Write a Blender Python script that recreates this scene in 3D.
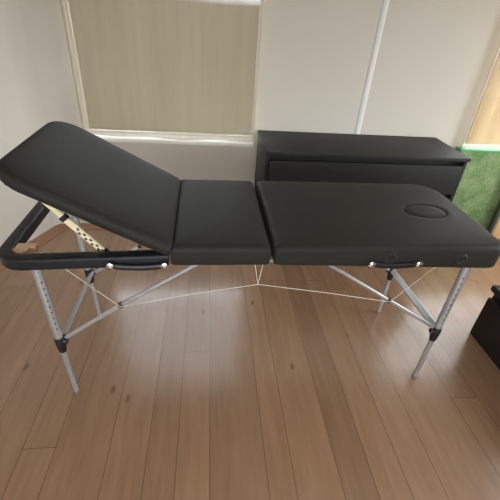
import bpy, bmesh, math, random
from mathutils import Vector, Matrix
random.seed(7)
S = bpy.context.scene
for o in list(bpy.data.objects): bpy.data.objects.remove(o)
COL = S.collection
pi = math.pi

# ---------------------------------------------------------------- camera
cd = bpy.data.cameras.new('camera'); cam = bpy.data.objects.new('camera', cd); COL.objects.link(cam)
PITCH, ROLL, YAW, FPX, CH = 0.57573, 0.07782, 0.13204, 373.8, 1.5596
fw = Vector((math.sin(YAW)*math.cos(PITCH), math.cos(YAW)*math.cos(PITCH), -math.sin(PITCH)))
rt = Vector((math.cos(YAW), -math.sin(YAW), 0)); up = rt.cross(fw)
r2 = rt*math.cos(ROLL) + up*math.sin(ROLL); u2 = up*math.cos(ROLL) - rt*math.sin(ROLL)
mw = Matrix(((r2.x, u2.x, -fw.x, 0), (r2.y, u2.y, -fw.y, 0), (r2.z, u2.z, -fw.z, CH), (0, 0, 0, 1)))
cam.matrix_world = mw
cd.sensor_fit = 'HORIZONTAL'; cd.sensor_width = 36; cd.lens = FPX/500*36; cd.clip_start = .02
S.camera = cam

# ---------------------------------------------------------------- world, daylight, fill lamps, exposure
S.view_settings.view_transform = 'Standard'; S.view_settings.look = 'None'
S.view_settings.gamma = 1; S.view_settings.use_curve_mapping = False
S.view_settings.exposure = -0.1
W = bpy.data.worlds.new('sky'); S.world = W; W.use_nodes = True
bgn = W.node_tree.nodes['Background']; bgn.inputs[1].default_value = 10
_tc = W.node_tree.nodes.new('ShaderNodeTexCoord'); _sx = W.node_tree.nodes.new('ShaderNodeSeparateXYZ'); _r = W.node_tree.nodes.new('ShaderNodeValToRGB')
W.node_tree.links.new(_tc.outputs['Generated'], _sx.inputs[0]); W.node_tree.links.new(_sx.outputs['Z'], _r.inputs[0]); W.node_tree.links.new(_r.outputs[0], bgn.inputs[0])
_r.color_ramp.elements[0].position = .0; _r.color_ramp.elements[0].color = (.030, .027, .022, 1)      # dark ground below the horizon
_r.color_ramp.elements[1].position = .04; _r.color_ramp.elements[1].color = (.84, .92, 1, 1)         # bright hazy sky

def area(name, loc, aim, sx, sy, power, color):
    l = bpy.data.lights.new(name, 'AREA'); l.shape = 'RECTANGLE'; l.size = sx; l.size_y = sy
    l.energy = power; l.color = color
    o = bpy.data.objects.new(name, l); COL.objects.link(o); o.location = loc
    o.rotation_euler = (Vector(aim)-Vector(loc)).to_track_quat('-Z', 'Y').to_euler(); return o
area('rear_fill', (-.3, -2.35, 1.6), (0, 2, .9), 2.4, 1.2, 30, (1, .975, .94))  # fill lamp added behind the camera, in an unseen opening
#area('daylight_left_curtain_window', (-.25, 3.25, 1.5), (-.25, 2.7, 1.3), 1.3, 1.5, 46, (.92, .97, 1))
#area('daylight_right_curtain_window', (2.75, 3.35, 1.7), (2.4, 2.6, 1.0), 1.2, 1.6, 66, (1, .93, .82))
area('side_fill', (3.15, 1.0, 1.5), (1.0, 1.3, .4), 1.4, 1.5, 30, (1, .965, .91))  # fill lamp added at the right, in an unseen wall opening

# ---------------------------------------------------------------- materials
def lin(c):
    return tuple(((x/255)/12.92 if x/255 <= .04045 else ((x/255+.055)/1.055)**2.4) for x in c)
def nodes(name):
    m = bpy.data.materials.new(name); m.use_nodes = True
    nt = m.node_tree; return m, nt, nt.nodes['Principled BSDF']
def mat(name, rgb, rough=.5, metal=0, noise=0, nscale=40, bump=0, bscale=300, spec=.5, stretch=(1, 1, 1), bdist=.001):
    m, nt, b = nodes(name); L = nt.links
    c = lin(rgb); b.inputs['Base Color'].default_value = (*c, 1)
    b.inputs['Roughness'].default_value = rough; b.inputs['Metallic'].default_value = metal
    b.inputs['Specular IOR Level'].default_value = spec
    tc = nt.nodes.new('ShaderNodeTexCoord'); mp = nt.nodes.new('ShaderNodeMapping'); mp.inputs['Scale'].default_value = stretch
    L.new(tc.outputs['Object'], mp.inputs[0])
    if noise:
        n = nt.nodes.new('ShaderNodeTexNoise'); n.inputs['Scale'].default_value = nscale; n.inputs['Detail'].default_value = 5
        L.new(mp.outputs[0], n.inputs['Vector'])
        r = nt.nodes.new('ShaderNodeValToRGB')
        r.color_ramp.elements[0].position = .3; r.color_ramp.elements[1].position = .7
        r.color_ramp.elements[0].color = (*[x*(1-noise) for x in c], 1); r.color_ramp.elements[1].color = (*[min(1, x*(1+noise)) for x in c], 1)
        L.new(n.outputs['Fac'], r.inputs[0]); L.new(r.outputs[0], b.inputs['Base Color'])
    if bump:
        n = nt.nodes.new('ShaderNodeTexNoise'); n.inputs['Scale'].default_value = bscale; n.inputs['Detail'].default_value = 3
        L.new(mp.outputs[0], n.inputs['Vector'])
        bp = nt.nodes.new('ShaderNodeBump'); bp.inputs['Strength'].default_value = bump; bp.inputs['Distance'].default_value = bdist
        L.new(n.outputs['Fac'], bp.inputs['Height']); L.new(bp.outputs[0], b.inputs['Normal'])
    return m
VINYL = mat('black_vinyl', (43, 42, 37), .55, spec=.12, noise=.08, nscale=9, bump=.25, bscale=420)
RAILV = mat('black_vinyl_rail', (27, 28, 31), .42, spec=.3, bump=.25, bscale=420)
UNDER = mat('black_underside_cloth', (28, 28, 28), .9)
ALU = mat('brushed_aluminium', (180, 181, 181), .36, .6, noise=.08, nscale=30, stretch=(1, 1, 6))
PLAST = mat('black_plastic', (22, 22, 23), .4)
CHROME = mat('chrome_screw', (225, 225, 225), .15, 1)
BIRCH = mat('pale_birch', (230, 215, 178), .45, noise=.12, nscale=12, stretch=(1, 8, 8))
BEECH = mat('beech_block', (222, 184, 150), .5, noise=.1, nscale=14, stretch=(1, 8, 8))
CABLE = mat('steel_cable', (225, 220, 208), .5)
CHEST = mat('black_brown_veneer', (36, 36, 34), .55, spec=.2, noise=.12, nscale=10, stretch=(.6, 10, 10), bump=.15, bscale=120)
CHEST2 = mat('dark_brown_veneer', (30, 25, 23), .5, spec=.3, noise=.15, nscale=10, stretch=(8, .6, 8), bump=.15, bscale=120)
DARKIN = mat('dark_recess', (22, 22, 22), .7)
WALL = mat('wall_plaster', (196, 190, 178), .85, noise=.02, nscale=3, bump=.1, bscale=60)
PALE = mat('pale_sill_lit_strip', (212, 210, 206), .7)  # sill paint; its paleness also stands for light along the wall strips
WHITE = mat('white_paint', (236, 234, 228), .45)
CEIL = mat('ceiling_paint', (225, 222, 215), .9, noise=.01)
EDGE = mat('oak_edge_strip', (152, 110, 82), .45, noise=.2, nscale=8, stretch=(1, 12, 12))
TRIMW = mat('grey_metal_edge', (140, 142, 138), .4, .6)
BOARD = mat('light_pine_board', (222, 178, 122), .5, noise=.12, nscale=7, stretch=(8, 8, .7))

def turf_mat():
    m, nt, b = nodes('green_turf'); L = nt.links
    tc = nt.nodes.new('ShaderNodeTexCoord')
    n = nt.nodes.new('ShaderNodeTexNoise'); n.inputs['Scale'].default_value = 60; n.inputs['Detail'].default_value = 6
    n2 = nt.nodes.new('ShaderNodeTexNoise'); n2.inputs['Scale'].default_value = 7
    L.new(tc.outputs['Object'], n.inputs['Vector']); L.new(tc.outputs['Object'], n2.inputs['Vector'])
    mx = nt.nodes.new('ShaderNodeMath'); mx.operation = 'MULTIPLY_ADD'; mx.inputs[1].default_value = .5
    L.new(n2.outputs['Fac'], mx.inputs[0])
    ml = nt.nodes.new('ShaderNodeMath'); ml.operation = 'MULTIPLY'; ml.inputs[1].default_value = .5
    L.new(n.outputs['Fac'], ml.inputs[0]); L.new(ml.outputs[0], mx.inputs[2])
    r = nt.nodes.new('ShaderNodeValToRGB'); e = r.color_ramp.elements
    e[0].position = .36; e[0].color = (*lin((84, 116, 66)), 1); e[1].position = .64; e[1].color = (*lin((138, 158, 110)), 1)
    L.new(mx.outputs[0], r.inputs[0]); L.new(r.outputs[0], b.inputs['Base Color'])
    b.inputs['Roughness'].default_value = .95
    v = nt.nodes.new('ShaderNodeTexNoise'); v.inputs['Scale'].default_value = 260
    L.new(tc.outputs['Object'], v.inputs['Vector'])
    bp = nt.nodes.new('ShaderNodeBump'); bp.inputs['Distance'].default_value = .004; bp.inputs['Strength'].default_value = .8
    L.new(v.outputs['Fac'], bp.inputs['Height']); L.new(bp.outputs[0], b.inputs['Normal'])
    return m
TURF = turf_mat()
TURFLIP = mat('sunlit_green_lip', (70, 165, 100), .6, noise=.1, nscale=50)  # brighter than the turf, with the window light put into its green

def cloth(name, rgb, trans, sheer):
    m = bpy.data.materials.new(name); m.use_nodes = True; nt = m.node_tree; L = nt.links
    nt.nodes.remove(nt.nodes['Principled BSDF'])
    d = nt.nodes.new('ShaderNodeBsdfDiffuse'); t = nt.nodes.new('ShaderNodeBsdfTranslucent'); mx = nt.nodes.new('ShaderNodeMixShader')
    tc = nt.nodes.new('ShaderNodeTexCoord'); mp = nt.nodes.new('ShaderNodeMapping'); mp.inputs['Scale'].default_value = (14, 14, .8)
    n = nt.nodes.new('ShaderNodeTexNoise'); n.inputs['Scale'].default_value = 1.2; n.inputs['Detail'].default_value = 4
    r = nt.nodes.new('ShaderNodeValToRGB'); c = lin(rgb)
    r.color_ramp.elements[0].position = .3; r.color_ramp.elements[1].position = .7
    r.color_ramp.elements[0].color = (*[x*.93 for x in c], 1); r.color_ramp.elements[1].color = (*[x*1.06 for x in c], 1)
    L.new(tc.outputs['Object'], mp.inputs[0]); L.new(mp.outputs[0], n.inputs['Vector']); L.new(n.outputs['Fac'], r.inputs[0])
    L.new(r.outputs[0], d.inputs[0]); L.new(r.outputs[0], t.inputs[0])
    mx.inputs[0].default_value = trans
    L.new(d.outputs[0], mx.inputs[1]); L.new(t.outputs[0], mx.inputs[2])
    tr = nt.nodes.new('ShaderNodeBsdfTransparent'); m2 = nt.nodes.new('ShaderNodeMixShader'); m2.inputs[0].default_value = sheer   # open weave
    L.new(mx.outputs[0], m2.inputs[1]); L.new(tr.outputs[0], m2.inputs[2]); L.new(m2.outputs[0], nt.nodes['Material Output'].inputs[0])
    return m
CURT = cloth('taupe_linen', (170, 158, 134), .08, .47)
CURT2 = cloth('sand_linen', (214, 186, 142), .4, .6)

def floor_mat():
    m, nt, b = nodes('oak_planks'); L = nt.links
    at = nt.nodes.new('ShaderNodeAttribute'); at.attribute_name = 'tone'
    tc = nt.nodes.new('ShaderNodeTexCoord')
    sh = nt.nodes.new('ShaderNodeVectorMath'); sh.operation = 'SCALE'; sh.inputs['Scale'].default_value = 37
    L.new(at.outputs['Color'], sh.inputs[0])
    ad = nt.nodes.new('ShaderNodeVectorMath'); ad.operation = 'ADD'
    L.new(tc.outputs['Object'], ad.inputs[0]); L.new(sh.outputs[0], ad.inputs[1])
    mp = nt.nodes.new('ShaderNodeMapping'); mp.inputs['Scale'].default_value = (1, .09, 1); L.new(ad.outputs[0], mp.inputs[0])
    g = nt.nodes.new('ShaderNodeTexNoise'); g.inputs['Scale'].default_value = 26; g.inputs['Detail'].default_value = 7; g.inputs['Distortion'].default_value = 1.0
    L.new(mp.outputs[0], g.inputs['Vector'])
    mp2 = nt.nodes.new('ShaderNodeMapping'); mp2.inputs['Scale'].default_value = (1, .35, 1); L.new(ad.outputs[0], mp2.inputs[0])
    g2 = nt.nodes.new('ShaderNodeTexNoise'); g2.inputs['Scale'].default_value = 5; g2.inputs['Detail'].default_value = 3
    L.new(mp2.outputs[0], g2.inputs['Vector'])
    r = nt.nodes.new('ShaderNodeValToRGB'); e = r.color_ramp.elements
    e[0].position = .25; e[0].color = (*lin((128, 96, 70)), 1); e[1].position = .72; e[1].color = (*lin((152, 119, 91)), 1)
    mm = nt.nodes.new('ShaderNodeMix'); mm.data_type = 'FLOAT'; mm.inputs[0].default_value = .5
    L.new(g.outputs['Fac'], mm.inputs[2]); L.new(g2.outputs['Fac'], mm.inputs[3]); L.new(mm.outputs[0], r.inputs[0])
    # knots
    mp3 = nt.nodes.new('ShaderNodeMapping'); mp3.inputs['Scale'].default_value = (1, .5, 1); L.new(ad.outputs[0], mp3.inputs[0])
    vo = nt.nodes.new('ShaderNodeTexVoronoi'); vo.voronoi_dimensions = '2D'; vo.inputs['Scale'].default_value = 2.0; L.new(mp3.outputs[0], vo.inputs['Vector'])
    kr = nt.nodes.new('ShaderNodeValToRGB'); kr.color_ramp.elements[0].position = .008; kr.color_ramp.elements[0].color = (.45, .4, .36, 1)
    kr.color_ramp.elements[1].position = .032; kr.color_ramp.elements[1].color = (1, 1, 1, 1)
    L.new(vo.outputs['Distance'], kr.inputs[0])
    k = nt.nodes.new('ShaderNodeMix'); k.data_type = 'RGBA'; k.blend_type = 'MULTIPLY'; k.inputs[0].default_value = .8
    L.new(r.outputs[0], k.inputs[6]); L.new(kr.outputs[0], k.inputs[7])
    # plank tone multiply: 'tone' attr red = brightness
    sp = nt.nodes.new('ShaderNodeSeparateColor'); L.new(at.outputs['Color'], sp.inputs[0])
    tn = nt.nodes.new('ShaderNodeVectorMath'); tn.operation = 'SCALE'
    L.new(k.outputs[2], tn.inputs[0]); L.new(sp.outputs[0], tn.inputs['Scale']); L.new(tn.outputs[0], b.inputs['Base Color'])
    b.inputs['Roughness'].default_value = .27; b.inputs['Specular IOR Level'].default_value = .7; b.inputs['Coat Weight'].default_value = .7; b.inputs['Coat Roughness'].default_value = .15
    bp = nt.nodes.new('ShaderNodeBump'); bp.inputs['Strength'].default_value = .25; bp.inputs['Distance'].default_value = .0015
    L.new(g.outputs['Fac'], bp.inputs['Height']); L.new(bp.outputs[0], b.inputs['Normal'])
    return m
FLOOR = floor_mat()
GLASS = bpy.data.materials.new('window_glass'); GLASS.use_nodes = True; _n = GLASS.node_tree
_n.nodes.remove(_n.nodes['Principled BSDF']); _t = _n.nodes.new('ShaderNodeBsdfTransparent'); _g = _n.nodes.new('ShaderNodeBsdfGlossy'); _g.inputs['Roughness'].default_value = .02
_m = _n.nodes.new('ShaderNodeMixShader'); _m.inputs[0].default_value = .05; _n.links.new(_t.outputs[0], _m.inputs[1]); _n.links.new(_g.outputs[0], _m.inputs[2]); _n.links.new(_m.outputs[0], _n.nodes['Material Output'].inputs[0])
GAP = mat('plank_gap', (66, 46, 34), .9)
LIGHTGAP = mat('plank_bevel_light', (205, 165, 125), .6)

# ---------------------------------------------------------------- mesh helpers
class M:
    def __init__(s): s.bm = bmesh.new(); s.mi = 0
    def _tag(s, faces):
        for f in faces: f.material_index = s.mi; f.smooth = True
    def box(s, a, b, bev=0, seg=2):
        g = bmesh.ops.create_cube(s.bm, size=1)
        vs = g['verts']
        for v in vs:
            v.co = Vector([(a[i]+b[i])/2 + v.co[i]*(b[i]-a[i]) for i in range(3)])
        fs = {f for v in vs for f in v.link_faces}
        if bev:
            es = list({e for f in fs for e in f.edges})
            old = set(s.bm.faces) - fs
            bmesh.ops.bevel(s.bm, geom=es, offset=bev, segments=seg, affect='EDGES', profile=.5)
            fs = set(s.bm.faces) - old
        s._tag(fs); return s
    def ring(s, pts): return [s.bm.verts.new(p) for p in pts]
    def skin(s, rings, cap0=True, cap1=True):
        vr = [s.ring(r) for r in rings]; n = len(vr[0]); fs = []
        for a, b in zip(vr, vr[1:]):
            for i in range(n):
                fs.append(s.bm.faces.new((a[i], a[(i+1) % n], b[(i+1) % n], b[i])))
        if cap0: fs.append(s.bm.faces.new(vr[0][::-1]))
        if cap1: fs.append(s.bm.faces.new(vr[-1]))
        s._tag(fs); return s
    def tube(s, pts, r, n=12, sq=1.0, wide=None, closed_round=False):
        pts = [Vector(p) for p in pts]; rs = r if isinstance(r, (list, tuple)) else [r]*len(pts)
        rings = []
        for i, p in enumerate(pts):
            d = (pts[min(i+1, len(pts)-1)] - pts[max(i-1, 0)]).normalized()
            ref = Vector(wide) if wide else (Vector((0, 0, 1)) if abs(d.z) < .9 else Vector((1, 0, 0)))
            x = (ref - d*ref.dot(d)).normalized(); y = d.cross(x)
            rings.append([p + x*rs[i]*math.cos(2*pi*k/n) + y*rs[i]*sq*math.sin(2*pi*k/n) for k in range(n)])
        return s.skin(rings)
    def bar(s, p, q, w, h, wide):     # rectangular bar from p to q; w along 'wide', h across
        p, q = Vector(p), Vector(q); d = (q-p).normalized(); x = Vector(wide); x = (x-d*x.dot(d)).normalized(); y = d.cross(x)
        c = min(w, h)*.25
        o = [(w/2-c, h/2), (-w/2+c, h/2), (-w/2, h/2-c), (-w/2, -h/2+c), (-w/2+c, -h/2), (w/2-c, -h/2), (w/2, -h/2+c), (w/2, h/2-c)]
        return s.skin([[a + x*u + y*v for u, v in o] for a in (p, q)])
    def lathe(s, base, axis, prof, n=20, sy=1.0, ref=None):   # prof: (radius, distance along axis)
        base, d = Vector(base), Vector(axis).normalized()
        rf = Vector(ref) if ref else (Vector((0, 0, 1)) if abs(d.z) < .9 else Vector((1, 0, 0)))
        x = (rf-d*rf.dot(d)).normalized(); y = d.cross(x)
        return s.skin([[base + d*h + x*r*math.cos(2*pi*k/n) + y*r*sy*math.sin(2*pi*k/n) for k in range(n)] for r, h in prof])
    def build(s, name, mats, parent=None, xf=None, sharp=40):
        if xf:
            for v in s.bm.verts: v.co = xf(v.co)
        bmesh.ops.recalc_face_normals(s.bm, faces=s.bm.faces)
        lim = math.radians(sharp)
        for e in s.bm.edges:
            if len(e.link_faces) == 2 and e.calc_face_angle(0) > lim: e.smooth = False
        me = bpy.data.meshes.new(name); s.bm.to_mesh(me); s.bm.free()
        for m in (mats if isinstance(mats, (list, tuple)) else [mats]): me.materials.append(m)
        o = bpy.data.objects.new(name, me); COL.objects.link(o)
        if parent: o.parent = parent
        return o
def thing(name, label, cat, loc=(0, 0, 0), rz=0, group=None):
    o = bpy.data.objects.new(name, None); COL.objects.link(o); o.location = loc; o.rotation_euler = (0, 0, rz)
    o.empty_display_size = .1; o['label'] = label; o['category'] = cat
    if group: o['group'] = group
    return o
def tag(o, label, cat, group=None):
    o['label'] = label; o['category'] = cat
    if group: o['group'] = group
    return o
def struct(o): o['kind'] = 'structure'; return o

# ================================================================ THE ROOM
# floor of individual planks running away from the camera
XE = [-3.2, -3.02, -2.84, -2.62, -2.44, -2.26, -2.05, -1.87, -1.69, -1.47, -1.29, -1.108, -.90, -.745, -.617, -.401, -.245, -.124, .010, .238,
      .345, .531, .666, .80, .94, 1.203, 1.34, 1.55, 1.69, 1.9, 2.04, 2.25, 2.4, 2.62, 2.76, 2.97, 3.2]
tones = {-.617: .98, -.401: .97, -.245: .96, -.124: 1.0, .010: .93, .238: 1.0, .345: .99, .531: .84, .666: .97, .80: .96, .94: 1.0}
joints = {-.124: [1.385, .2], .010: [2.2, .4], .531: [2.3, .6], .80: [1.9], -.401: [2.1, .5], .238: [.3, 2.35], .94: [2.15], .345: [2.3], -.617: [2.2], -.745: [.9], -.90: [2.05], -1.108: [.3], -1.29: [1.95], -.245: [.55, 2.5], .666: [2.0], 1.203: [1.05], 1.34: [2.1], 1.55: [2.3]}
bm = bmesh.new(); cl = bm.loops.layers.float_color.new('tone')
def face(co, tone, mi, seed):
    f = bm.faces.new([bm.verts.new(c) for c in co]); f.material_index = mi
    for l in f.loops: l[cl] = (tone, seed, 1-seed, 1)
Y0, Y1 = -2.5, 2.75
g = .0011
for i in range(len(XE)-1):
    a, b = XE[i], XE[i+1]
    ys = sorted([Y0] + joints.get(a, [random.uniform(-.5, .6), random.uniform(1.2, 2.3)]) + [Y1])
    for j in range(len(ys)-1):
        t = tones.get(a, random.uniform(.93, 1.05))
        if a == -.124: t = 1.03 if ys[j+1] <= 1.4 else .90
        elif a in tones: t *= random.uniform(.97, 1.03)
        face([(a+g, ys[j]+g, 0), (b-g, ys[j]+g, 0), (b-g, ys[j+1]-g, 0), (a+g, ys[j+1]-g, 0)], t, 0, random.random())
face([(-3.3, Y0-.1, -.003), (3.3, Y0-.1, -.003), (3.3, 3.05, -.003), (-3.3, 3.05, -.003)], 1, 1, 0)
face([(-3.3, Y0-.1, -.08), (-3.3, 3.05, -.08), (3.3, 3.05, -.08), (3.3, Y0-.1, -.08)], 1, 1, 0)
me = bpy.data.meshes.new('floor'); bm.to_mesh(me); bm.free(); me.materials.append(FLOOR); me.materials.append(GAP)
fl = bpy.data.objects.new('floor', me); COL.objects.link(fl); struct(fl)

# back wall with two window openings (left: X -.80...33, right: X 1.97..3.1)
YW, YB, ZS, ZT, ZC = 2.75, 2.825, .734, 2.15, 2.6
CX = -1.19                      # corner where the back wall meets the slanting left wall
OP = [(-.868, .328), (1.985, 3.05)]
m = M()
def wallbox(x0, x1, z0, z1): m.box((x0, YW, z0), (x1, YB, z1))
wallbox(CX-.1, 3.25, -.05, ZS-.05)
wallbox(CX-.1, 3.25, ZT, ZC)
wallbox(CX-.1, OP[0][0], ZS-.05, ZT); wallbox(OP[0][1], OP[1][0], ZS-.05, ZT); wallbox(OP[1][1], 3.25, ZS-.05, ZT)
struct(m.build('wall_back', WALL))
for i, (x0, x1) in enumerate(OP):
    w = M()       # sill with a sloping inner lip, frame, mullion
    pr = [(YW-.012, ZS-.05), (YW-.012, ZS-.028), (YW+.004, ZS-.008), (YW+.03, ZS), (YB, ZS+.004), (YB, ZS-.05)]
    w.skin([[Vector((x, y, z)) for y, z in pr] for x in (x0-.0, x1+.0)])
    sill = w
    fr = M()
    fy0, fy1 = YB-.03, YB-.004
    for a, b in (((x0, ZS), (x0+.012, ZT)), ((x1-.012, ZS), (x1, ZT)), ((x0+.012, ZS), (x1-.012, ZS+.014)), ((x0+.012, ZT-.02), (x1-.012, ZT))):
        fr.box((a[0], fy0, a[1]), (b[0], fy1, b[1]), .004)
    mx_ = (x0+x1)/2
    win = struct(fr.build('window_%d' % (i+1), WHITE))
    sill.build('window_sill', PALE, win)
    M().box((x0+.010, YB-.019, ZS+.012), (x1-.010, YB-.015, ZT-.018)).build('pane', GLASS, win)
# added strip between the windows, its pale colour standing for light at a gap
m = M(); m.tube([(1.107, YW+.004, 0), (1.107, YW+.004, ZC)], .024, 16, sq=.5, wide=(1, 0, 0)); struct(m.build('lit_strip_1', PALE))
m = M(); m.tube([(1.983, YW+.006, 0), (1.983, YW+.006, ZC)], .011, 14, wide=(1, 0, 0)); struct(m.build('lit_edge_1', PALE))  # pale edge strip added to give a bright line of light beside the curtain
# slanting left wall with a rounded corner
m = M()
dl = Vector((-.39, -.92)).normalized(); nl = Vector((-dl.y, dl.x))  # direction along wall, inward normal is -nl
if nl.x < 0: nl = -nl
c0 = Vector((CX, YW)); e0 = c0 + dl*5.4
o0 = -nl*.12
m.skin([[Vector((q.x, q.y, z)) for q in (c0, e0, e0+o0, c0+o0)] for z in (-.05, ZC)]); struct(m.build('wall_left', WALL))
m = M()           # rounded plaster corner
rr = .07; tb = []
p1 = Vector((CX+rr, YW)); p2 = c0+dl*rr
pts2 = []
for k in range(9):
    t = k/8; pts2.append((p1*(1-t)**2 + c0*2*t*(1-t) + p2*t*t))
pl = pts2 + [c0+Vector((-.02, .05))]
m.skin([[Vector((q.x, q.y, z)) for q in pl] for z in (0, ZC)]); struct(m.build('trim_2', WALL))
m = M(); m.box((3.25, -2.6, -.05), (3.4, 0.2, ZC)); m.box((3.25, 1.8, -.05), (3.4, YB, ZC)); m.box((3.25, .2, -.05), (3.4, 1.8, .8)); m.box((3.25, .2, 2.2), (3.4, 1.8, ZC))
struct(m.build('wall_right', WALL))
m = M(); m.box((-3.4, -2.65, -.05), (-1.7, -2.5, ZC)); m.box((1.2, -2.65, -.05), (3.4, -2.5, ZC)); m.box((-1.7, -2.65, 2.3), (1.2, -2.5, ZC)); m.box((-1.7, -2.65, -.05), (1.2, -2.5, .9))
struct(m.build('wall_rear', WALL))
m = M(); m.box((-3.4, -2.65, ZC), (3.4, YB+.02, ZC+.1)); struct(m.build('ceiling', CEIL))
# flat brown edging strip round the floor
m = M(); m.box((CX+.04, YW-.075, 0), (1.9, YW-.001, .010), .003)
struct(m.build('trim_3', EDGE))
m = M(); q0 = c0+dl*.0
a_, b_ = c0 + nl*.002, c0+dl*2.2+nl*.002
m.skin([[Vector((q.x, q.y, z)) for q in (a_, b_, b_+nl*.075, a_+nl*.075+Vector((.03,-.02)))] for z in (0, .009)]); struct(m.build('trim_4', EDGE))

# ================================================================ CURTAINS
def curtain(name, x0, x1, z0, z1, y, amp, waves, material, label, hem, hang=None, seed=0):
    nx, nz = 120, 14; bm = bmesh.new(); rnd = random.Random(seed); ph = [rnd.uniform(0, 6) for _ in range(4)]
    th = .0025; grid = []
    for side in (0, 1):
        rows = []
        for j in range(nz+1):
            z = z0 + (z1-z0)*j/nz; row = []
            for i in range(nx+1):
                u = i/nx; x = x0+(x1-x0)*u
                f = amp*(math.sin(2*pi*waves*u+ph[0]) + .5*math.sin(2*pi*waves*1.7*u+ph[1]+.4*j/nz))
                zz = z + (.004*math.sin(2*pi*waves*u+ph[2]) + (hang(u) if hang else 0))*(1-j/nz)
                row.append(bm.verts.new((x, y+f+(th if side else -th), zz)))
            rows.append(row)
        for j in range(nz):
            for i in range(nx):
                bm.faces.new((rows[j][i], rows[j][i+1], rows[j+1][i+1], rows[j+1][i]))
        grid.append(rows)
    A, B = grid
    for i in range(nx):
        bm.faces.new((A[0][i], A[0][i+1], B[0][i+1], B[0][i])); bm.faces.new((A[-1][i], A[-1][i+1], B[-1][i+1], B[-1][i]))
    for j in range(nz):
        bm.faces.new((A[j][0], A[j+1][0], B[j+1][0], B[j][0])); bm.faces.new((A[j][-1], A[j+1][-1], B[j+1][-1], B[j][-1]))
    for f in bm.faces: f.smooth = True
    t = thing(name, label, 'curtain', ((x0+x1)/2, y, z0))
    mm = M(); mm.bm.free(); mm.bm = bm
    mm.build('fabric', material, t, xf=lambda c: c-Vector(((x0+x1)/2, y, z0)), sharp=60)
    h = M()
    n = 120; pts = []
    for k in range(2):
        h.skin([[Vector((x0+(x1-x0)*i/n, y-.0035+amp*(math.sin(2*pi*waves*i/n+ph[0])+.5*math.sin(2*pi*waves*1.7*i/n+ph[1]))-dy, z0+hem+dz+((hang(i/n) if hang else 0)))) for dy, dz in ((0, 0), (.0016, .0), (.0016, .003), (0, .003))] for i in range(n+1)]); break
    h.build('hem_stitching', material, t, xf=lambda c: c-Vector(((x0+x1)/2, y, z0)))
    return t
curtain('curtain', -.868, .322, .738, 2.3, 2.70, .0025, 2.5, CURT, 'wide taupe fabric curtain hanging flat over the left window, light showing below its hem', .045,
        hang=lambda u: .012*(1-u)**2 - .006*math.sin(pi*u), seed=3)
curtain('curtain', 1.950, 3.08, .757, 2.3, 2.69, .011, 7, CURT2, 'sunlit sand coloured curtain at the right edge above the green panel', .03, seed=5)

# ================================================================ CHEST BEHIND THE TABLE
CXa, CYa, CZ, CW, CD = .3525, 2.264, .811, 1.38, .475
ch = thing('chest_of_drawers', 'long low black chest of drawers against the back wall behind the massage table', 'dresser', (CXa+CW/2, CYa+CD/2, 0))
cx = lambda c: c-Vector((CXa+CW/2, CYa+CD/2, 0))
M().box((CXa, CYa, CZ-.024), (CXa+CW, CYa+CD, CZ), .002).build('top', CHEST, ch, cx)
for x in (CXa+.004, CXa+CW-.026):
    M().box((x, CYa+.016, 0), (x+.022, CYa+CD-.004, CZ-.0245), .0015).build('side_panel', CHEST, ch, cx)
M().box((CXa+.027, CYa+CD-.014, .02), (CXa+CW-.027, CYa+CD-.006, CZ-.026)).build('back_panel', CHEST, ch, cx)
M().box((CXa+.027, CYa+.07, .02), (CXa+CW-.027, CYa+.078, CZ-.026)).build('carcass_front', DARKIN, ch, cx)
dz = .235
for k in range(3):
    z1 = CZ-.024-.036-k*(dz+.012)
    d = M(); d.box((CXa+.029, CYa+.010, z1-dz+.03), (CXa+CW-.029, CYa+.030, z1), .004, 3)
    dr = d.build('drawer', CHEST, ch, cx)
    M().box((CXa+.06, CYa+.0305, z1-dz+.05), (CXa+CW-.06, CYa+.068, z1-.04)).build('drawer_box', DARKIN, dr, cx)
M().box((CXa+.029, CYa+.03, 0), (CXa+CW-.029, CYa+.045, .05)).build('plinth', CHEST, ch, cx)

# low dark dresser by the right edge, its drawer fronts facing left
BX, BY1, BY0, BZ, BD = 1.556, 1.492, .55, .365, .46
lb = thing('low_dresser', 'low dark brown dresser with overhanging top at the right edge of the floor', 'dresser', (BX+BD/2, (BY0+BY1)/2, 0))
bx = lambda c: c-Vector((BX+BD/2, (BY0+BY1)/2, 0))
M().box((BX, BY0, BZ-.038), (BX+BD, BY1, BZ), .011, 4).build('top', CHEST2, lb, bx)
for y in (BY0+.008, BY1-.03):
    M().box((BX+.035, y, 0), (BX+BD-.01, y+.022, BZ-.0385), .002).build('side_panel', CHEST2, lb, bx)
M().box((BX+.07, BY0+.031, .01), (BX+BD-.02, BY1-.031, BZ-.04)).build('carcass', DARKIN, lb, bx)
M().box((BX+.008, BY0+.006, .001), (BX+.034, BY1-.006, BZ-.038-.045), .011, 4).build('drawer', CHEST2, lb, bx)

# ================================================================ GREEN PANEL AND BOARD
gp = thing('turf_panel', 'green artificial turf panel standing against the wall beside the black chest', 'panel', (2.28, 2.72, 0))
gx = lambda c: c-Vector((2.28, 2.72, 0))
M().box((1.935, 2.675, 0), (2.98, 2.732, .733), .004).build('turf', TURF, gp, gx)
lp = M(); lp.box((1.93, 2.668, .7335), (2.985, 2.7445, .746), .003).build('edging', TURFLIP, gp, gx)  # top lip coloured as if lit by the window
bd = thing('wooden_board', 'light wooden board with a grey metal edge standing in front of the green panel', 'board', (2.72, 2.60, 0))
bxf = lambda c: c-Vector((2.72, 2.60, 0))
def lean(c):
    return bxf(Vector((c.x-.115-.03*c.z, c.y, c.z)))
M().box((2.565, 2.585, 0), (2.95, 2.61, .62), .002).build('panel', BOARD, bd, lean)
M().box((2.545, 2.580, 0), (2.5645, 2.615, .625), .002).build('metal_edge', TRIMW, bd, lean)

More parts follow.
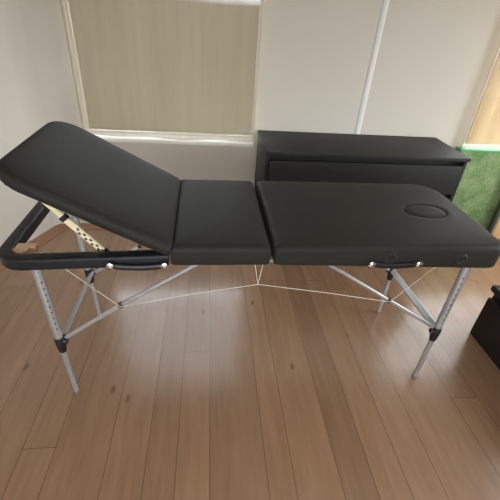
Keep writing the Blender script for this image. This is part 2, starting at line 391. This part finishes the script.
# ================================================================ MASSAGE TABLE
T = thing('massage_table', 'black padded three section folding massage table with raised backrest on aluminium legs', 'massage table', (.2322, 1.1092, 0), .01218)
ZB, ZTT, TW, TL = .764, .846, .6215, .93
def outline(x0, x1, y0, y1, rad, d=0, n=7):   # rad: radii at (x0,y0),(x1,y0),(x1,y1),(x0,y1); inset d
    x0 += d; x1 -= d; y0 += d; y1 -= d; P = []
    for (cx_, cy_, a0, sx, sy), r in zip(((x0, y0, pi, 1, 1), (x1, y0, 1.5*pi, -1, 1), (x1, y1, 0, -1, -1), (x0, y1, .5*pi, 1, -1)), rad):
        r = max(r-d, min(r, .02)); c = (cx_+sx*r, cy_+sy*r)
        for k in range(n+1):
            a = a0 + k/n*pi/2; P.append((c[0]+r*math.cos(a), c[1]+r*math.sin(a)))
    # subdivide the long edges
    Q = []
    for i, p in enumerate(P):
        q = P[(i+1) % len(P)]; Q.append(p)
        if i % (n+1) == n:
            for s in range(1, 8): Q.append((p[0]+(q[0]-p[0])*s/8, p[1]+(q[1]-p[1])*s/8))
    return Q
def cushion(x0, x1, y0, y1, z0, z1, rad, r=.026, crown=.004, hole=None):
    m = M(); R = []
    def add(d, z): R.append([Vector((x, y, z)) for x, y in outline(x0, x1, y0, y1, rad, d)])
    add(.02, z0); add(.006, z0+.001); add(.001, z0+.007)
    add(0, z0+.018)
    rz = min(r, z1-z0-.02)
    for k in range(0, 8):
        a = k/7*pi/2; add(r*(1-math.cos(a)), z1-rz+rz*math.sin(a))
    add(r+.02, z1+crown*.4); add(r+.05, z1+crown*.75)
    if not hole:
        add(r+.10, z1+crown)
        return m.skin(R)
    hx, hy, ha, hb = hole
    base = R[-1]; zt = z1+crown
    for k, (grow, z) in enumerate(((1.9, zt), (1.35, zt), (1.08, zt), (1.03, zt-.0012), (1.0, zt-.006), (.99, zt-.020))):
        ring = []
        for v in base:
            a = math.atan2((v.y-hy)/hb, (v.x-hx)/ha); ex = Vector((hx+ha*grow*math.cos(a), hy+hb*grow*math.sin(a), z))
            if grow == 1.9: ex = v.lerp(Vector((hx+ha*1.3*math.cos(a), hy+hb*1.3*math.sin(a), z)), .5)
            ring.append(ex)
        R.append(ring)
    return m.skin(R)
HX, HY = .732, .292
cushion(.006, TL+.008, 0, TW, ZB, ZTT, (.012, .055, .13, .012), hole=(HX, HY, .098, .066)).build('leg_cushion', VINYL, T, xf=lambda c: Vector((c.x, c.y, c.z - .024*max(0, c.x/TL)*min(1, max(0, (ZTT-.03-c.z)/.03)))))
pg = M(); pg.lathe((HX, HY, ZTT-.020), (0, 0, 1), [(.066*.6, .000), (.066*.95, .001), (.066*.965, .014), (.066*.945, .0205), (.066*.88, .0235), (.066*.5, .0245), (.066*.15, .0246)], 40, sy=.098/.066, ref=(0, 1, 0))
pg.build('face_hole_plug', VINYL, T)
cushion(-.366, -.006, 0, TW, ZB, ZTT, (.012, .012, .012, .012)).build('seat_cushion', VINYL, T)
# small sewn round buttons over the armrest sockets
for s, zz in ((.452, .782), (.748, .776)):
    b = M(); b.lathe((s, .004, zz+.012), (0, -1, 0), [(.029, 0), (.027, .005), (.023, .009), (.018, .0095), (.013, .004), (.004, .002)], 24)
    b.build('armrest_socket', VINYL, T)
# backrest
BA = math.radians(28.5); BL = .598; HS, HZ = -.376, ZTT-.058
def bkx(c):     # local: x from hinge leftwards positive
    return Vector((HS - c.x*math.cos(BA) + c.z*math.sin(BA), c.y, HZ + c.x*math.sin(BA) + c.z*math.cos(BA)))
b = cushion(0, BL, 0, TW, .014, .060, (.02, .10, .12, .02), r=.026, crown=.005)
br = b.build('backrest', VINYL, T, bkx)
M().box((.03, .03, .004), (BL-.05, TW-.03, .0145), .002).build('backrest_board', UNDER, br, bkx)
# open frame rail of the backrest end (U shaped, vinyl wrapped)
m = M(); R = []
path = []
rc = .075; hw = .024
x0, y0, y1 = -TL+hw-.040, hw, TW-hw
path.append((-.372, y0)); path += [(-.45, y0), (-.6, y0), (-.75, y0)]
for k in range(9):
    a = 1.5*pi - k/8*pi/2; path.append((x0+rc+rc*math.cos(a), y0+rc+rc*math.sin(a)))
path += [(x0, .25), (x0, .4)]
for k in range(9):
    a = pi - k/8*pi/2; path.append((x0+rc+rc*math.cos(a), y1-rc+rc*math.sin(a)))
path += [(-.75, y1), (-.6, y1), (-.372, y1)]
prof = []
hh = .0235; zc = ZB+hh; cr = .009
for sx, sz, a0 in ((1, 1, 0), (-1, 1, 1), (-1, -1, 2), (1, -1, 3)):
    for k in range(4):
        a = (a0 + k/3)*pi/2; prof.append((sx*(hw-cr)+cr*math.cos(a), sz*(hh-cr)+cr*math.sin(a)))
for i, (x, y) in enumerate(path):
    a = path[max(i-1, 0)]; c = path[min(i+1, len(path)-1)]; d = Vector((c[0]-a[0], c[1]-a[1], 0)).normalized(); nrm = Vector((-d.y, d.x, 0))
    R.append([Vector((x, y, zc-.020*max(0, (-x-.37)/.56))) + nrm*u + Vector((0, 0, v)) for u, v in prof])
m.skin(R).build('frame_rail', RAILV, T)
# slotted wooden corner block
cb = M()
zz0, zz1 = ZB+.000, ZB+.022
x0b, x1b, y0b, y1b = -.918, -.862, .046, .120
cb.skin([[Vector((x, y, z)) for x, y in ((x0b, y0b+.02), (x0b+.02, y0b), (x1b-.02, y0b), (x1b-.02, y0b+.022), (x0b+.048, y0b+.022), (x0b+.048, y0b+.050), (x1b+.012, y0b+.050), (x1b+.012, y1b), (x0b, y1b))] for z in (zz0, zz1)])
cbo = cb.build('corner_block', BEECH, T); cbo['label'] = 'pale wooden corner block with a slot'
# props that hold up the backrest
for t in (.066, TW-.066):
    a = Vector((-.592, t, ZB+.004)); c = Vector((-.772, t, .990)); d = (c-a).normalized()
    mid = a+d*.212
    pr_ = M(); pr_.bar(a, mid, .026, .014, d.cross(Vector((0, 1, 0))))
    po = pr_.build('backrest_prop', BIRCH, T); po['label'] = 'pale wooden ratchet bar under the backrest'
    ra = M(); nn = d.cross(Vector((0, 1, 0))).normalized()
    for k in range(9):
        q = a+d*(.03+.014*k); off = nn*(.0045 if k % 2 else -.0045)
        for sgn in (-1, 1):
            pp = q+off+Vector((0, sgn*.0072, 0)); ra.bar(pp-d*.0055, pp+d*.0045, .007, .002, nn)
    ra.build('ratchet_slots', PLAST, po)
    cp = M(); cp.bar(mid-d*.022, mid-d*.004, .031, .019, nn); cp.build('clamp', PLAST, po)
    up_ = M(); up_.bar(mid-d*.002, c, .020, .010, nn)
    uo = up_.build('prop_arm', BIRCH, T)
    fo = M(); fo.bar(a-d*.006, a+d*.03, .030, .018, nn); fo.build('prop_pivot', PLAST, po)

# legs
def leg(s, t0, tf, front, sx, kz):
    sg = 1 if s > 0 else -1
    top = Vector((sx, t0, ZB+.004)); foot = Vector((s, tf, 0)); d = (foot-top).normalized()
    L = (foot-top).length
    pt = lambda z: top + d*((top.z-z)/-d.z)
    u = M(); u.tube([top, pt(.36+kz)], .0165, 16, wide=(1, 0, 0))
    if front:
        u.mi = 1
        for k in range(9):
            c = pt(.67-k*.030); n = Vector((.62 if s < 0 else -.2, -.78, 0)).normalized(); c = c+n*.0160
            u.lathe(c, n, [(.0036, 0), (.0036, .0012), (.001, .0013)], 8)
    lg = u.build('leg', [ALU, PLAST], T)
    l = M(); l.tube([pt(.362+kz), pt(.014)], .0115, 14, wide=(1, 0, 0)); l.build('lower_tube', ALU, lg)
    f = M(); f.lathe(pt(0.001), -d, [(.010, -.000), (.0128, .002), (.0128, .014), (.0118, .016)], 16); f.build('foot_tip', TRIMW, lg)
    c = M(); c.tube([pt(.385+kz), pt(.375+kz), pt(.345+kz), pt(.310+kz), pt(.300+kz)], [.0185, .0205, .0205, .0165, .0145], 16, wide=(1, 0, 0))
    c.lathe(pt(.36+kz)+Vector((-sg*.012, 0, 0)), (-sg, 0, 0), [(.013, 0), (.013, .016), (.010, .020)], 14)
    c.build('clamp', PLAST, lg)
    h = M(); h.box((-.022, -.02, -.012), (.022, .02, .012), .004)
    h.build('leg_hinge', PLAST, lg, xf=lambda v: v+top+Vector((0, 0, -.004)))
    return pt
FT = .063; RT = .549
ptF = leg(-.839, .045, FT, True, -.845, -.012); ptR = leg(-.839, .575, RT, False, -.875, -.035)
ptF2 = leg(.839, .045, FT, True, .828, -.016); ptR2 = leg(.839, .575, RT, False, .85, -.04)
for sg in (-1, 1):
    x = sg*(.839-.004)
    z = .372
    M().bar((x, FT+.012, .352), (x, RT-.012, .335), .032, .014, (1, 0, .9)).build('cross_bar', ALU, T)
    for t in (FT-.004, RT+.004):
        rear = t > .3
        a = Vector((sg*.818, t, .332 if rear else .362)); h = Vector((-.576 if sg < 0 else .545, t, .50 if rear else .535)); e = Vector((-.232 if sg < 0 else .19, t, ZB-.004))
        m1 = M(); m1.bar(a, h, .016, .009, (0, 0, 1)); bo = m1.build('folding_brace', ALU, T)
        m2 = M(); dd = (e-h).normalized(); m2.tube([h-dd*.012, e], .0078, 10, wide=(0, 1, 0)); m2.build('upper_arm', ALU, bo)
        j = M(); j.lathe(h+Vector((0, -.011, 0)), (0, 1, 0), [(.008, 0), (.011, .002), (.011, .019), (.008, .022)], 14); j.build('joint', PLAST, bo)
        bb = M(); bb.box((e.x-.03, t-.012, ZB-.008), (e.x+.01, t+.012, ZB+.006), .002); bb.build('brace_bracket', PLAST, bo)
# second short diagonal stay seen behind each end, joining the rear clamp to the frame
# cables
def wire(pts, name='cable'):
    w = M(); w.tube(pts, .0013, 6); o = w.build(name, CABLE, T); o['label'] = 'thin pale steel cable'; return o
for t in (FT-.004, RT+.004):
    dt = -.012 if t < .3 else .012
    hz = .535 if t < .3 else .50; hl = (-.576, t+dt, hz); hr = (.545, t+dt, hz); v = (-.036, t+dt, .640)
    wire([hl, (-.3, t+dt, .594), v]); wire([v, (.25, t+dt, .592), hr])
    wire([v, (-.060, t+dt, ZB+.004)]); wire([v, (-.020, t+dt, ZB+.004)])
    te = .15 if t < .3 else TW-.15; wire([hl, (-.895, te, ZB-.004)]); wire([hr, (.87, te, ZB)])
# handles with chrome screws on the front side
for (a, b_, up1) in ((-.570, -.386, 0), (.380, .568, 0)):
    h = M(); n = 14
    sag = .010
    P = []
    for k in range(n+1):
        u = k/n; P.append(Vector((a+(b_-a)*u, -.010, ZB+.012 - sag*math.sin(pi*u)**.6 if 0 < u < 1 else ZB+.012)))
    h.tube(P, [.008]+[.0115]*(n-1)+[.008], 10, sq=.55, wide=(0, 0, 1))
    ho = h.build('carry_handle', PLAST, T)
    for s in (a, b_):
        k_ = M(); k_.lathe((s, -.012, ZB+.014), (0, -1, 0), [(.0145, 0), (.0152, .004), (.0135, .009), (.008, .012), (.001, .013)], 16)
        ko = k_.build('screw_cap', CHROME, ho); ko['label'] = 'chrome screw cap'
# little black rubber bumper and latch under the fold
for s in (.033,):
    b = M(); b.lathe((s, .03, ZB+.002), (0, 0, -1), [(.013, 0), (.012, .010), (.008, .013)], 14); b.build('bumper', PLAST, T)
for s in (-.34, ):
    pass
for t in (.02, TW-.02):
    b = M(); b.tube([(-.012, t, ZB+.01), (.012, t, ZB+.01)], .007, 10); b.build('fold_hinge', TRIMW, T)
